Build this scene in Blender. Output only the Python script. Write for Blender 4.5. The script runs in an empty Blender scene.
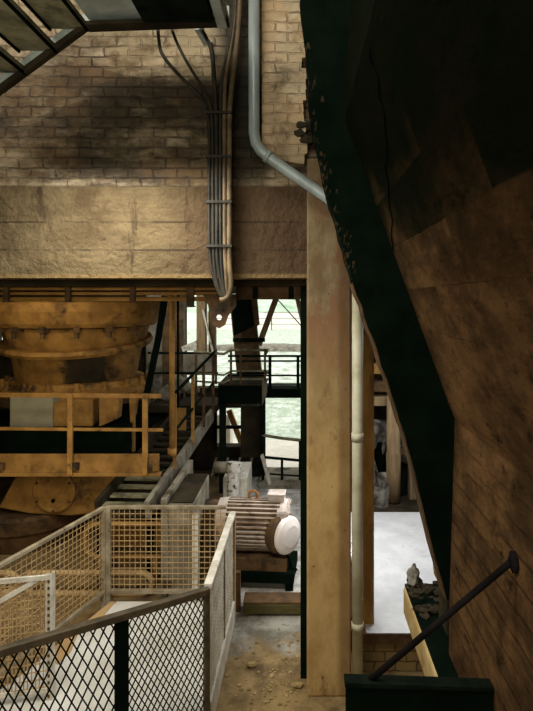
import bpy, bmesh, math, random
from mathutils import Vector, Matrix
from mathutils.noise import noise as pnoise
random.seed(7)
scene = bpy.context.scene
COL = scene.collection
F = 560.0; VX = 300.0; VY = 300.0; EYE = 2.8
PI = math.pi
def W(px, py, Y):                    # a point measured on the photograph at depth Y (metres)
    return Vector(((px-VX)/F*Y, Y, EYE-(py-VY)/F*Y))
def X(px, Y): return (px-VX)/F*Y
def Z(py, Y): return EYE-(py-VY)/F*Y

# ------------------------------------------------------------------ materials
def rgb(r, g, b):
    f = lambda c: (c/12.92 if c <= .04045 else ((c+.055)/1.055)**2.4)
    return (f(r/255), f(g/255), f(b/255), 1)
class NT:
    def __init__(s, name):
        s.m = bpy.data.materials.new(name); s.m.use_nodes = True
        s.t = s.m.node_tree; s.b = s.t.nodes['Principled BSDF']
        s.tc = s.t.nodes.new('ShaderNodeTexCoord'); s.geo = s.t.nodes.new('ShaderNodeNewGeometry')
        s.pos = s.geo.outputs['Position']; s.obj = s.tc.outputs['Object']
    def n(s, k, **kw):
        nd = s.t.nodes.new('ShaderNode'+k)
        for a, v in kw.items(): setattr(nd, a, v)
        return nd
    def put(s, sock, v):
        if hasattr(v, 'is_linked') or hasattr(v, 'links'): s.t.links.new(v, sock)
        else: sock.default_value = v
    def noise(s, scale, vec=None, detail=5, rough=.6, dist=0.0):
        nd = s.n('TexNoise'); nd.inputs['Scale'].default_value = scale; nd.inputs['Detail'].default_value = detail
        nd.inputs['Roughness'].default_value = rough; nd.inputs['Distortion'].default_value = dist
        s.t.links.new(vec or s.pos, nd.inputs['Vector']); return nd.outputs['Fac']
    def ramp(s, fac, a, b, va=0.0, vb=1.0):
        nd = s.n('MapRange', clamp=True, interpolation_type='SMOOTHSTEP'); s.put(nd.inputs[0], fac)
        for i, v in ((1, a), (2, b), (3, va), (4, vb)): nd.inputs[i].default_value = v
        return nd.outputs[0]
    def math(s, op, a, b=0.0):
        nd = s.n('Math', operation=op); s.put(nd.inputs[0], a); s.put(nd.inputs[1], b); return nd.outputs[0]
    def mix(s, fac, a, b, mode='MIX'):
        nd = s.n('Mix', data_type='RGBA', blend_type=mode); s.put(nd.inputs[0], fac)
        s.put(nd.inputs[6], a); s.put(nd.inputs[7], b); return nd.outputs[2]
    def xyz(s, v=None):
        nd = s.n('SeparateXYZ'); s.t.links.new(v or s.pos, nd.inputs[0]); return nd.outputs
    def comb(s, x, y, z):
        nd = s.n('CombineXYZ'); s.put(nd.inputs[0], x); s.put(nd.inputs[1], y); s.put(nd.inputs[2], z); return nd.outputs[0]
    def bump(s, h, strength=.3, dist=.02):
        nd = s.n('Bump'); nd.inputs['Strength'].default_value = strength; nd.inputs['Distance'].default_value = dist
        s.put(nd.inputs['Height'], h); s.t.links.new(nd.outputs[0], s.b.inputs['Normal'])
    def done(s, col, rough=.85, metal=0.0):
        s.put(s.b.inputs['Base Color'], col); s.put(s.b.inputs['Roughness'], rough); s.b.inputs['Metallic'].default_value = metal
        s.b.inputs['Specular IOR Level'].default_value = .3
        return s.m
def mat(name, c1, c2, scale=7, c3=None, t3=(.52, .66), s3=2.5, rough=.8, metal=0.0, bump=.25, bs=45, dust=None, stretch=None):
    t = NT(name); v = t.pos
    if stretch:
        mp = t.n('Mapping'); mp.inputs['Scale'].default_value = stretch; t.t.links.new(t.pos, mp.inputs[0]); v = mp.outputs[0]
    c = t.mix(t.ramp(t.noise(scale, v), .35, .65), c1, c2)
    if c3: c = t.mix(t.ramp(t.noise(s3, v, 6, .7), *t3), c, c3)
    if dust:
        up = t.xyz(t.geo.outputs['Normal'])[2]
        f = t.math('MULTIPLY', t.ramp(up, dust[1], dust[2]), t.ramp(t.noise(14), .3, .5))
        c = t.mix(f, c, dust[0])
    t.bump(t.noise(bs, v, 4), bump, .01)
    m_ = t.done(c, rough, metal)
    if rough >= .9: t.b.inputs['Specular IOR Level'].default_value = .03
    return m_
M = {}
M['ochre'] = mat('ochre_paint', rgb(158,120,62), rgb(128,94,46), 5, rgb(74,46,22), (.52,.68), 2.2, .65, 0, .3, 30)
def castdark():
    t = NT('oil_stained_casting'); p = t.xyz()
    c = t.mix(t.ramp(t.noise(5), .35, .65), rgb(166,124,62), rgb(132,96,46))
    c = t.mix(t.ramp(t.noise(2.4, detail=6, rough=.7), .50, .68), c, rgb(62,44,24))
    f = t.math('DIVIDE', t.math('ABSOLUTE', t.math('ADD', p[0], 2.50)), .36)
    f = t.math('ADD', t.math('SUBTRACT', 1.0, f), t.math('MULTIPLY', t.math('SUBTRACT', t.noise(6, detail=6, rough=.7), .5), 1.0))
    f = t.math('MULTIPLY', t.ramp(f, .15, .55), t.ramp(t.math('ADD', p[2], t.math('MULTIPLY', t.noise(7), .1)), 2.16, 2.30, 1, 0))  # dark patch low on the cone's front, ragged by noise
    c = t.mix(t.math('MULTIPLY', f, .92), c, rgb(20,22,12))
    t.bump(t.noise(22), .35, .01); return t.done(c, .8)
M['castoil'] = castdark()
M['rail'] = mat('yellow_rail_paint', rgb(176,132,66), rgb(146,106,52), 9, rgb(80,56,30), (.58,.7), 6, .6, 0, .15)
M['cast'] = mat('ochre_casting', rgb(166,124,62), rgb(132,96,46), 5, rgb(62,44,24), (.50,.68), 2.4, .7, 0, .35, 22)
M['rod'] = mat('dark_rod_steel', rgb(30,27,26), rgb(20,18,17), 6, None, rough=.92, bump=.1)
M['oil'] = mat('oil_soaked_paint', rgb(30,30,16), rgb(52,38,18), 4, None, rough=.9, bump=.2)
M['rust'] = mat('rusty_steel', rgb(100,74,44), rgb(72,54,32), 9, rgb(46,36,24), (.5,.66), 4, .8, 0, .35)
M['dark'] = mat('dark_green_steel', rgb(24,32,24), rgb(14,20,15), 6, None, rough=.92, bump=.2)
M['black'] = mat('sooty_black', rgb(11,22,14), rgb(7,15,9), 5, None, rough=1.0, bump=.2)  # even green-black shared by the darkest parts
M['tread'] = mat('tread_olive', rgb(150,144,112), rgb(106,102,78), 6, rgb(66,66,50), (.5,.7), 3, .8, 0, .2)
M['paleplate'] = mat('pale_grey_plate', rgb(190,200,192), rgb(160,168,160), 6, rgb(80,80,70), (.6,.75), 4, .6, 0, .1)
M['greypipe'] = mat('grey_blue_pipe', rgb(172,184,180), rgb(140,150,146), 5, rgb(150,124,80), (.56,.72), 3, .4, .2, .05, stretch=(1,1,.35))
M['silverpipe'] = mat('silver_pipe', rgb(186,182,158), rgb(158,152,122), 5, rgb(150,130,88), (.6,.78), 4, .5, 0, .05)
M['cable'] = mat('dark_cable', rgb(54,48,36), rgb(34,32,25), 8, None, rough=.6, bump=.1)
M['cable2'] = mat('tan_conduit', rgb(126,106,76), rgb(80,66,46), 6, None, rough=.55, bump=.1)
M['timber'] = mat('stained_timber', rgb(176,132,66), rgb(138,100,50), 5, rgb(96,66,34), (.54,.7), 2, .75, 0, .3, 30, stretch=(2,2,.5))
M['timber2'] = mat('pale_timber', rgb(160,134,98), rgb(126,104,74), 5, None, rough=.8, bump=.2, stretch=(3,3,.5))
M['meshtan'] = mat('tan_mesh_wire', rgb(190,160,112), rgb(158,130,88), 10, None, rough=.6, bump=0)
M['framegrey'] = mat('worn_grey_frame', rgb(164,152,126), rgb(126,112,88), 8, rgb(92,76,54), (.55,.7), 6, .6, 0, .1)
M['framewhite'] = mat('chalky_frame', rgb(224,218,202), rgb(192,184,164), 8, rgb(130,112,84), (.58,.72), 5, .7, 0, .1)
M['frontrail'] = mat('dark_bronze_rail', rgb(88,76,56), rgb(64,56,42), 10, None, rough=.6, bump=.1)
M['whitefloor'] = mat('pale_floor_plate', rgb(214,212,202), rgb(196,192,178), 3, rgb(170,160,136), (.56,.75), 2, .75, 0, .08)
M['tanplate'] = mat('tan_floor_plate', rgb(188,156,108), rgb(166,134,90), 3, None, rough=.8, bump=.1)
M['whitescreed'] = mat('white_screed', rgb(232,232,232), rgb(214,214,214), 4, rgb(186,186,188), (.58,.75), 7, .85, 0, .12)
def dirtmat():
    t = NT('dusty_earth_floor'); p = t.xyz()
    c = t.mix(t.ramp(t.noise(5, detail=7, rough=.7), .35, .65), rgb(148,124,82), rgb(108,88,56))
    c = t.mix(t.ramp(t.noise(2.2, detail=6, rough=.7), .5, .68), c, rgb(84,68,44))
    g = t.mix(t.ramp(t.noise(4, detail=7, rough=.7), .36, .62), rgb(150,146,134), rgb(98,92,78))
    g = t.mix(t.ramp(t.noise(9, detail=6, rough=.7), .56, .68), g, rgb(84,76,62))
    y = t.math('ADD', p[1], t.math('MULTIPLY', t.math('SUBTRACT', t.noise(3.5, detail=6), .5), .9))
    xm = t.ramp(p[0], -1.05, -.85)
    c = t.mix(t.math('MULTIPLY', t.ramp(y, 4.35, 4.75), xm), c, g)
    c = t.mix(t.math('MULTIPLY', t.ramp(y, 4.95, 5.3), xm), c, t.mix(t.ramp(t.noise(7, detail=6), .4, .6), rgb(216,212,204), rgb(170,164,152)))  # pale floor by the motor: its lit look is painted into the colour
    t.bump(t.noise(30, detail=6), .8, .015); return t.done(c, .95)
M['dirt'] = dirtmat()
M['greydirt'] = mat('grey_dust_floor', rgb(172,170,160), rgb(140,136,124), 5, rgb(96,88,72), (.55,.7), 4, .95, 0, .7, 30)
M['chips'] = mat('plaster_chips', rgb(166,144,100), rgb(120,100,64), 12, None, rough=.95, bump=.4)
M['conc'] = mat('grey_concrete', rgb(150,142,124), rgb(118,110,94), 5, rgb(80,70,54), (.52,.7), 2.5, .9, 0, .35, 35)
M['darkconc'] = mat('dark_concrete', rgb(66,58,44), rgb(46,42,32), 4, None, rough=.95, bump=.4)
M['olivewood'] = mat('olive_plank', rgb(98,90,48), rgb(72,66,36), 6, rgb(60,48,26), (.52,.7), 4, .85, 0, .3, stretch=(.6,2,3))
M['motor'] = mat('dusty_motor_grey', rgb(168,146,122), rgb(112,88,68), 10, None, rough=.8, bump=.2, dust=(rgb(196,184,170), .3, .95))
M['motorend'] = mat('pale_dusty_cover', rgb(196,184,174), rgb(164,150,138), 8, rgb(140,112,92), (.6,.75), 5, .8, 0, .25)
M['coverpale'] = mat('chalk_white_cover', rgb(244,236,230), rgb(226,216,208), 6, None, rough=.8, bump=.1)
M['orangerust'] = mat('orange_rust', rgb(170,116,62), rgb(140,90,46), 12, None, rough=.8, bump=.2)
M['flaky'] = mat('flaking_white_paint', rgb(220,214,204), rgb(196,188,176), 14, rgb(70,58,46), (.56,.62), 16, .85, 0, .6)
M['greybox'] = mat('grey_cabinet_paint', rgb(150,146,122), rgb(134,128,104), 4, rgb(100,88,64), (.62,.78), 4, .6, 0, .08)
M['scrapw'] = mat('pale_scrap', rgb(150,144,132), rgb(70,64,56), 9, None, rough=.8, bump=.3)
M['beamlit'] = mat('cream_concrete', rgb(206,182,128), rgb(182,154,98), 5, rgb(150,116,66), (.55,.7), 4, .85, 0, .25)
M['shell'] = mat('dim_shell', rgb(70,60,46), rgb(56,48,38), 2, None, rough=.95, bump=.1)

def brickmat(name, ca, cb, mortar, bw=.235, bh=.075, ms=.007):
    t = NT(name); p = t.xyz()
    nz = t.noise(9, detail=3)
    u = t.math('ADD', p[0], t.math('MULTIPLY', t.math('SUBTRACT', nz, .5), .06))
    v = t.math('ADD', p[2], t.math('MULTIPLY', t.math('SUBTRACT', t.noise(6, detail=4), .5), .045))
    br = t.n('TexBrick'); t.t.links.new(t.comb(u, v, 0.0), br.inputs['Vector'])
    br.inputs['Scale'].default_value = 1; br.inputs['Brick Width'].default_value = bw; br.inputs['Row Height'].default_value = bh
    br.inputs['Mortar Size'].default_value = ms; br.inputs['Mortar Smooth'].default_value = .4
    br.inputs['Color1'].default_value = ca; br.inputs['Color2'].default_value = cb; br.inputs['Mortar'].default_value = mortar
    return t, p, br
# brick above, cast concrete band below, soot between
def wallmat(name, pier=False):
    t, p, br = brickmat(name, rgb(204,186,156), rgb(180,162,132), rgb(104,88,66), .175, .072, .007)
    x, z = p[0], p[2]
    fade = t.mix(t.ramp(t.noise(4.5, detail=5), .34, .55), br.outputs['Color'], rgb(172,154,122))   # paint runs over the joints
    bc = t.mix(t.ramp(t.noise(7, detail=6, rough=.7), .48, .66), fade, rgb(128,108,80))
    if pier: bc = t.mix(t.ramp(t.noise(2.6, detail=6), .4, .62), bc, rgb(186,158,120))
    mps = t.n('Mapping'); mps.inputs['Scale'].default_value = (.75, 1, 1.9); t.t.links.new(t.pos, mps.inputs[0])
    n1 = t.noise(1.25, mps.outputs[0], detail=8, rough=.66, dist=.5)
    wz = t.math('MULTIPLY', t.ramp(z, 3.45, 3.75), t.ramp(z, 4.30, 4.75, 1, 0))
    wx = t.ramp(x, -2.4, -1.2, .75, 1.0)
    n3 = t.math('MULTIPLY', t.math('SUBTRACT', t.noise(5.5, mps.outputs[0], detail=6, rough=.75), .5), .55)
    per = t.math('MULTIPLY', t.math('SUBTRACT', t.xyz(br.outputs['Color'])[0], .4), .14)
    lim = t.math('ADD', t.math('ADD', n1, n3), t.math('SUBTRACT', t.math('MULTIPLY', t.math('MULTIPLY', wz, wx), .30), .12 if not pier else .36))
    soot = t.ramp(lim, .36, .72)
    sootc = t.mix(t.ramp(t.noise(2.6, detail=5), .42, .6), rgb(46,36,25), rgb(92,70,46))
    jd = t.math('MULTIPLY', br.outputs['Fac'], .5)
    sootc = t.mix(jd, sootc, rgb(24,20,14))
    bc = t.mix(t.math('MULTIPLY', soot, .92), bc, sootc)
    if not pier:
        gap_shade = t.math('MULTIPLY', t.math('MULTIPLY', t.ramp(x, -.68, -.50), t.ramp(x, -.27, -.18, 1, 0)), t.ramp(z, 3.3, 3.9))
        bc = t.mix(t.math('MULTIPLY', gap_shade, .9), bc, rgb(20,22,14))  # shade between the cables and the pier, painted into the wall colour
    # concrete band
    mp = t.n('Mapping'); mp.inputs['Scale'].default_value = (1, 1, 2.2); t.t.links.new(t.pos, mp.inputs[0])
    cc = t.mix(t.ramp(t.noise(3, mp.outputs[0], 7, .7), .35, .65), rgb(84,70,46), rgb(108,92,64))
    cc = t.mix(t.ramp(t.noise(2.1, t.pos, 7, .75), .50, .66), cc, rgb(78,63,40))
    mp2 = t.n('Mapping'); mp2.inputs['Scale'].default_value = (2.6, 1, .5); t.t.links.new(t.pos, mp2.inputs[0])
    cc = t.mix(t.math('MULTIPLY', t.ramp(t.noise(1.7, mp2.outputs[0], 5, .7), .56, .66), .85), cc, rgb(52,38,24))
    # right stretch of the band is redder and darker
    cc = t.mix(t.math('MULTIPLY', t.ramp(x, -1.05, -.6), .72), cc, rgb(70,50,32))
    wob = t.math('MULTIPLY', t.math('SUBTRACT', t.noise(5), .5), .02)
    joint = None
    for zz in (3.357, 3.157, 3.615):
        d = t.math('ABSOLUTE', t.math('ADD', t.math('SUBTRACT', z, zz), wob))
        j = t.ramp(d, .003, .010, 1, 0)
        joint = j if joint is None else t.math('MAXIMUM', joint, j)
    joint = t.math('MULTIPLY', joint, t.ramp(t.noise(2.5), .38, .55))
    cc = t.mix(t.math('MULTIPLY', joint, .8), cc, rgb(44,34,22))
    sp = t.ramp(t.noise(16, detail=2), .70, .76)
    cc = t.mix(t.math('MULTIPLY', sp, .7), cc, rgb(50,38,24))
    edge = t.ramp(z, 2.975, 2.995, 1, 0)
    cc = t.mix(edge, cc, rgb(116,95,60))  # lit lower lip painted as a lighter colour
    sel = t.ramp(t.math('ADD', z, wob), 3.60, 3.63)
    col = t.mix(sel, cc, bc)
    h = t.mix(sel, t.noise(18, detail=6), t.mix(.45, t.math('SUBTRACT', 1.0, br.outputs['Fac']), t.noise(16, detail=6, rough=.7)))
    t.bump(h, 1.0, .035)
    return t.done(col, .92)
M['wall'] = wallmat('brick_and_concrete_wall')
M['pier'] = wallmat('brick_pier', True)
def colmat():
    t = NT('stained_column'); p = t.xyz(); x, z = p[0], p[2]
    mp = t.n('Mapping'); mp.inputs['Scale'].default_value = (1.3, 1, .75); t.t.links.new(t.pos, mp.inputs[0]); v = mp.outputs[0]
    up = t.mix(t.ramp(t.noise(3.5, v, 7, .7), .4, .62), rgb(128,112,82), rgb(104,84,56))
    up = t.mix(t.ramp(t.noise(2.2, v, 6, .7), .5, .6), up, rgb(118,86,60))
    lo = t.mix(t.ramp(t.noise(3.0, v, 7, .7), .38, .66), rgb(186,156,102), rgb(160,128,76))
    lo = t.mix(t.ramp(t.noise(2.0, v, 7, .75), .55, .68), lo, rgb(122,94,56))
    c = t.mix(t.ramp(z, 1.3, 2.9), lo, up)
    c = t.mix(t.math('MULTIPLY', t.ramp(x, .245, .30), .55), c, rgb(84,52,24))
    c = t.mix(t.math('MULTIPLY', t.ramp(t.noise(15, detail=2), .7, .75), .8), c, rgb(60,44,26))
    t.bump(t.noise(14, v, 7, .7), .5, .012)
    return t.done(c, .88)
M['column'] = colmat()
def rightmat():
    t = NT('brown_sloping_concrete'); p = t.xyz(); y, z = p[1], p[2]
    wob = t.math('MULTIPLY', t.math('SUBTRACT', t.noise(6, detail=4), .5), .02)
    br = t.n('TexBrick'); t.t.links.new(t.comb(t.math('ADD', y, wob), t.math('ADD', z, wob), 0.0), br.inputs['Vector'])
    br.inputs['Scale'].default_value = 1; br.inputs['Brick Width'].default_value = .95; br.inputs['Row Height'].default_value = .22
    br.inputs['Mortar Size'].default_value = .004; br.inputs['Mortar Smooth'].default_value = .8
    br.inputs['Color1'].default_value = (0,0,0,1); br.inputs['Color2'].default_value = (1,1,1,1); br.inputs['Mortar'].default_value = (.5,.5,.5,1)
    rnd = t.xyz(br.outputs['Color'])[0]
    mp = t.n('Mapping'); mp.inputs['Scale'].default_value = (1, .7, 1.3); t.t.links.new(t.pos, mp.inputs[0]); v = mp.outputs[0]
    c = t.mix(t.ramp(t.noise(3.2, v, 8, .72), .34, .66), rgb(116,86,54), rgb(60,45,29))
    c = t.mix(t.math('MULTIPLY', rnd, .30), c, rgb(84,60,36))
    c = t.mix(t.math('MULTIPLY', t.ramp(t.noise(2.0, v, 7, .7), .46, .64), .8), c, rgb(58,44,28))
    c = t.mix(t.math('MULTIPLY', t.ramp(t.noise(8, v, 7, .78), .56, .66), .8), c, rgb(40,30,20))
    fr = t.math('ABSOLUTE', t.math('SUBTRACT', t.math('FRACT', t.math('DIVIDE', t.math('ADD', z, wob), .105)), .5))
    bl = t.math('MULTIPLY', t.math('MULTIPLY', t.ramp(fr, .035, .09, 1, 0), t.ramp(z, 2.25, 1.95)), t.ramp(t.noise(2.7, detail=3), .40, .55))
    c = t.mix(t.math('MULTIPLY', bl, .6), c, rgb(38,28,18))
    jl = t.math('MULTIPLY', br.outputs['Fac'], t.ramp(t.noise(2.2), .45, .6))
    c = t.mix(t.math('MULTIPLY', jl, .5), c, rgb(40,28,18))
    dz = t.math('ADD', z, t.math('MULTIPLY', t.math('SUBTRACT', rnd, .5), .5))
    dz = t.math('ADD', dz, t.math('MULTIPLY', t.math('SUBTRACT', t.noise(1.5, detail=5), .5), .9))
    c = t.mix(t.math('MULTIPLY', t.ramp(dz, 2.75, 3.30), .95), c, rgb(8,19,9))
    t.bump(t.noise(12, v, 8, .75), .7, .02)
    m_ = t.done(c, 1.0); t.b.inputs['Specular IOR Level'].default_value = .02; return m_
M['right'] = rightmat()
def smallbrick():
    t, p, br = brickmat('yellow_brick', rgb(132,112,70), rgb(112,92,56), rgb(74,58,36), .16, .075, .006)
    t.bump(t.math('SUBTRACT', 1.0, br.outputs['Fac']), .5, .01)
    return t.done(br.outputs['Color'], .9)
M['ybrick'] = smallbrick()
def grassmat(name, a, b, scale=3):
    t = NT(name)
    c = t.mix(t.ramp(t.noise(scale, detail=8, rough=.75), .35, .65), a, b)
    t.bump(t.noise(20), .4, .05); return t.done(c, .95)
M['grass'] = grassmat('pale_meadow', rgb(140,156,128), rgb(206,210,198), 5)
M['hill'] = grassmat('green_hillside', rgb(140,164,132), rgb(190,202,184), .5)
M['gravel'] = grassmat('white_gravel', rgb(214,218,206), rgb(128,138,116), 2.5)
M['sand'] = grassmat('pale_path', rgb(214,206,192), rgb(196,188,172), 2)
M['track'] = grassmat('dark_kerb', rgb(96,88,76), rgb(140,134,120), 6)

# ------------------------------------------------------------------ mesh helpers
class MB:
    def __init__(s): s.v = []; s.f = []; s.sm = set()
    def add(s, vs, fs, smooth=False):
        o = len(s.v); s.v += [Vector(v) for v in vs]
        for f in fs:
            if smooth: s.sm.add(len(s.f))
            s.f.append([i+o for i in f])
        return s
    def box(s, x0, x1, y0, y1, z0, z1):
        return s.add([(x0,y0,z0),(x1,y0,z0),(x1,y1,z0),(x0,y1,z0),(x0,y0,z1),(x1,y0,z1),(x1,y1,z1),(x0,y1,z1)],
                     [(0,3,2,1),(4,5,6,7),(0,1,5,4),(1,2,6,5),(2,3,7,6),(3,0,4,7)])
    def bar(s, p, q, w, h, up=(0,0,1)):          # rectangular bar from p to q, w across, h along 'up'
        p, q = Vector(p), Vector(q); d = (q-p).normalized(); u = Vector(up)
        a = d.cross(u)
        if a.length < 1e-4: a = d.cross(Vector((1,0,0)))
        a.normalize(); b = a.cross(d).normalized(); a = a*w/2; b = b*h/2
        vs = [p-a-b, p+a-b, p+a+b, p-a+b, q-a-b, q+a-b, q+a+b, q-a+b]
        return s.add(vs, [(0,1,2,3),(7,6,5,4),(1,0,4,5),(2,1,5,6),(3,2,6,7),(0,3,7,4)])
    def tube(s, pts, r, n=10, caps=True, closed=False):
        pts = [Vector(p) for p in pts]; N = len(pts); rings = []
        prev = None
        for i, p in enumerate(pts):
            if closed: d = (pts[(i+1) % N]-pts[i-1]).normalized()
            else: d = (pts[min(i+1, N-1)]-pts[max(i-1, 0)]).normalized()
            if prev is None:
                a = d.cross(Vector((0,0,1)))
                if a.length < 1e-3: a = d.cross(Vector((0,1,0)))
            else: a = prev - d*prev.dot(d)
            a.normalize(); prev = a; b = d.cross(a)
            rr = r[i] if isinstance(r, (list, tuple)) else r
            rings.append([p+a*math.cos(2*PI*k/n)*rr+b*math.sin(2*PI*k/n)*rr for k in range(n)])
        vs = [v for ring in rings for v in ring]; fs = []
        for i in range(N if closed else N-1):
            j = (i+1) % N
            for k in range(n): fs.append((i*n+k, i*n+(k+1) % n, j*n+(k+1) % n, j*n+k))
        s.add(vs, fs, True)
        if caps and not closed:
            o = len(s.v)-len(vs); s.f.append([o+k for k in range(n)][::-1]); s.f.append([o+(N-1)*n+k for k in range(n)])
        return s
    def lathe(s, prof, c, axis=(0,0,1), n=48, ref=None):   # prof: (radius, height along axis)
        ax = Vector(axis).normalized(); a = Vector(ref) if ref else ax.cross(Vector((0,1,0)) if abs(ax.y) < .9 else Vector((1,0,0)))
        a.normalize(); b = ax.cross(a); c = Vector(c); vs = []; fs = []
        for (r, h) in prof:
            for k in range(n):
                t = 2*PI*k/n; vs.append(c+ax*h+(a*math.cos(t)+b*math.sin(t))*r)
        for i in range(len(prof)-1):
            for k in range(n): fs.append((i*n+k, i*n+(k+1) % n, (i+1)*n+(k+1) % n, (i+1)*n+k))
        fs.append([k for k in range(n)][::-1]); fs.append([(len(prof)-1)*n+k for k in range(n)])
        return s.add(vs, fs)
    def prism(s, poly, d):                       # poly: 3D points in a plane, pushed along d
        d = Vector(d); n = len(poly); vs = [Vector(p) for p in poly]+[Vector(p)+d for p in poly]
        fs = [list(range(n))[::-1], [n+i for i in range(n)]]
        for i in range(n): fs.append((i, (i+1) % n, n+(i+1) % n, n+i))
        return s.add(vs, fs)
    def blob(s, c, r, seed, sub=2, squash=(1,1,1), rough=.35):
        bm = bmesh.new(); bmesh.ops.create_icosphere(bm, subdivisions=sub, radius=1)
        vs = []
        for v in bm.verts:
            k = 1+rough*pnoise(v.co*1.7+Vector((seed*3.1, seed*1.7, seed)))
            vs.append(Vector(c)+Vector((v.co.x*squash[0], v.co.y*squash[1], v.co.z*squash[2]))*r*k)
        fs = [[v.index for v in f.verts] for f in bm.faces]; bm.free()
        return s.add(vs, fs)
    def build(s, name, m, parent=None, bevel=0.0, origin=None):
        me = bpy.data.meshes.new(name)
        if origin is None:
            if parent is not None: origin = parent['_o']
            else:
                xs = [v.x for v in s.v]; ys = [v.y for v in s.v]; zs = [v.z for v in s.v]
                origin = ((min(xs)+max(xs))/2, (min(ys)+max(ys))/2, min(zs))
        o_ = Vector(origin)
        me.from_pydata([tuple(v-o_) for v in s.v], [], s.f)
        for i in s.sm: me.polygons[i].use_smooth = True
        bm = bmesh.new(); bm.from_mesh(me); bmesh.ops.recalc_face_normals(bm, faces=bm.faces); bm.to_mesh(me); bm.free()
        me.materials.append(M[m] if isinstance(m, str) else m)
        o = bpy.data.objects.new(name, me); COL.objects.link(o)
        if parent is not None:
            o.parent = parent                    # both in world-built coordinates: parent carries the offset
            o['_o'] = list(parent['_o'])
        else:
            o.location = o_; o['_o'] = list(origin)
        if bevel:
            b = o.modifiers.new('bevel', 'BEVEL'); b.width = bevel; b.segments = 2; b.limit_method = 'ANGLE'; b.angle_limit = .6
        return o
def thing(name, label, cat, loc, group=None):
    o = bpy.data.objects.new(name, None); COL.objects.link(o); o.location = loc; o['_o'] = list(loc); o.empty_display_size = .1
    o['label'] = label; o['category'] = cat
    if group: o['group'] = group
    return o
def tag(o, label, cat, group=None):
    o['label'] = label; o['category'] = cat
    if group: o['group'] = group
    return o
def struct(o, label=None):
    o['kind'] = 'structure'
    if label: o['label'] = label
    return o
def stuff(o, label, cat):
    o['kind'] = 'stuff'; o['label'] = label; o['category'] = cat; return o
def arc(c, r, a0, a1, u, v, n=8):
    c, u, v = Vector(c), Vector(u), Vector(v)
    return [c+(u*math.cos(a0+(a1-a0)*i/n)+v*math.sin(a0+(a1-a0)*i/n))*r for i in range(n+1)]
def smooth_path(pts, n=6):
    pts = [Vector(p) for p in pts]; out = []
    for i in range(len(pts)-1):
        p0, p1, p2, p3 = pts[max(i-1,0)], pts[i], pts[i+1], pts[min(i+2,len(pts)-1)]
        for k in range(n):
            t = k/n
            out.append(.5*((2*p1)+(p2-p0)*t+(2*p0-5*p1+4*p2-p3)*t*t+(3*p1-p0-3*p2+p3)*t*t*t))
    return out+[pts[-1]]

# ------------------------------------------------------------------ the setting
EY = 9.2
struct(MB().box(-8, 4, -3.2, EY, -.3, 0).build('floor', 'dirt'))
struct(MB().box(-8, 4, -3.2, 4.3, 7.4, 7.6).build('ceiling', 'shell'))
struct(MB().box(-8.2, -8, -3.2, EY+.3, -.3, 7.6).build('wall_left', 'shell'))
struct(MB().box(-8, 4, -3.4, -3.2, -.3, 7.6).build('wall_behind', 'shell'))
struct(MB().box(4, 4.2, -3.2, EY+.3, -.3, 7.6).build('wall_far_right', 'shell'))
# upper wall with the brickwork, its lower edge just above eye level
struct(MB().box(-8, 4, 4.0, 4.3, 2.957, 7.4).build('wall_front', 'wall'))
# floor of the storey above the machine hall
struct(MB().box(-8, 4, 4.3, EY+.3, 2.905, 3.1).build('ceiling_hall', 'darkconc'))
# brick pier with a ragged right edge
pts_l = [(X(262,3.95), z) for z in (3.80, 5.4)]
rag = []
z = 5.4
rr = random.Random(3)
while z > 3.8:
    rag.append((X(304,3.95)+rr.uniform(-.03,.025), z)); z -= .075
    rag.append((rag[-1][0]+rr.uniform(-.008,.008), z+.004))
poly = [Vector((a, 3.93, b)) for a, b in pts_l]+[Vector((a, 3.93, b)) for a, b in rag]
struct(MB().prism(poly, (0, .07, 0)).build('wall_front_pier', 'pier'))
# column
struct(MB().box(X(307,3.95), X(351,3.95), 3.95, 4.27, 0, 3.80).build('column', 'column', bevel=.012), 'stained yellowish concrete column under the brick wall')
struct(MB().box(X(300.5,4.2), X(309,4.2), 4.14, 4.22, 0, 2.905).build('column_stanchion', 'black'), 'thin black steel stanchion behind left edge of the column')
struct(MB().box(X(362,4.35), X(373.5,4.35), 4.32, 4.45, 0, 2.905).build('column_timber', 'timber'), 'brown timber post right of the silver pipe')
# sloping right wall: profile carried along the depth
PR = [(.30,7.0),(.268,4.407),(.241,3.764),(.83,2.157),(.80,1.19),(.79,0.0)]
poly = [Vector((a, -3.0, b)) for a, b in PR]+[Vector((2.4,-3.0,0.0)), Vector((2.4,-3.0,7.0))]
wr = MB().prism(poly, (0, 6.0, 0))
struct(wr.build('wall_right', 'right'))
# black rib closing the far end of the sloping wall
ribl = [(296,-60),(301,0),(311,120),(330,205),(350,272),(373,340),(400,420),(423,505),(447,600)]
rj = random.Random(5)
poly = [W(a, b, 3.0) for a, b in ribl]
edge = []
for i in range(len(poly)-1):
    for k in range(6):
        q = poly[i].lerp(poly[i+1], k/6); edge.append(q+Vector((rj.uniform(-.006,.006), 0, 0)))
edge.append(poly[-1])
inner = [Vector((a, 3.0, b)) for a, b in PR if b < 5 and b > 1]
inner[-1] = Vector((.81, 3.0, 1.19))
full = edge+[Vector((.85,3.0,1.19)), Vector((.88,3.0,2.157)), Vector((.30,3.0,3.764)), Vector((.33,3.0,4.407)), Vector((.33,3.0,4.8))]
struct(MB().prism(full, (0, .14, 0)).build('wall_right_rib', 'black'))
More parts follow.
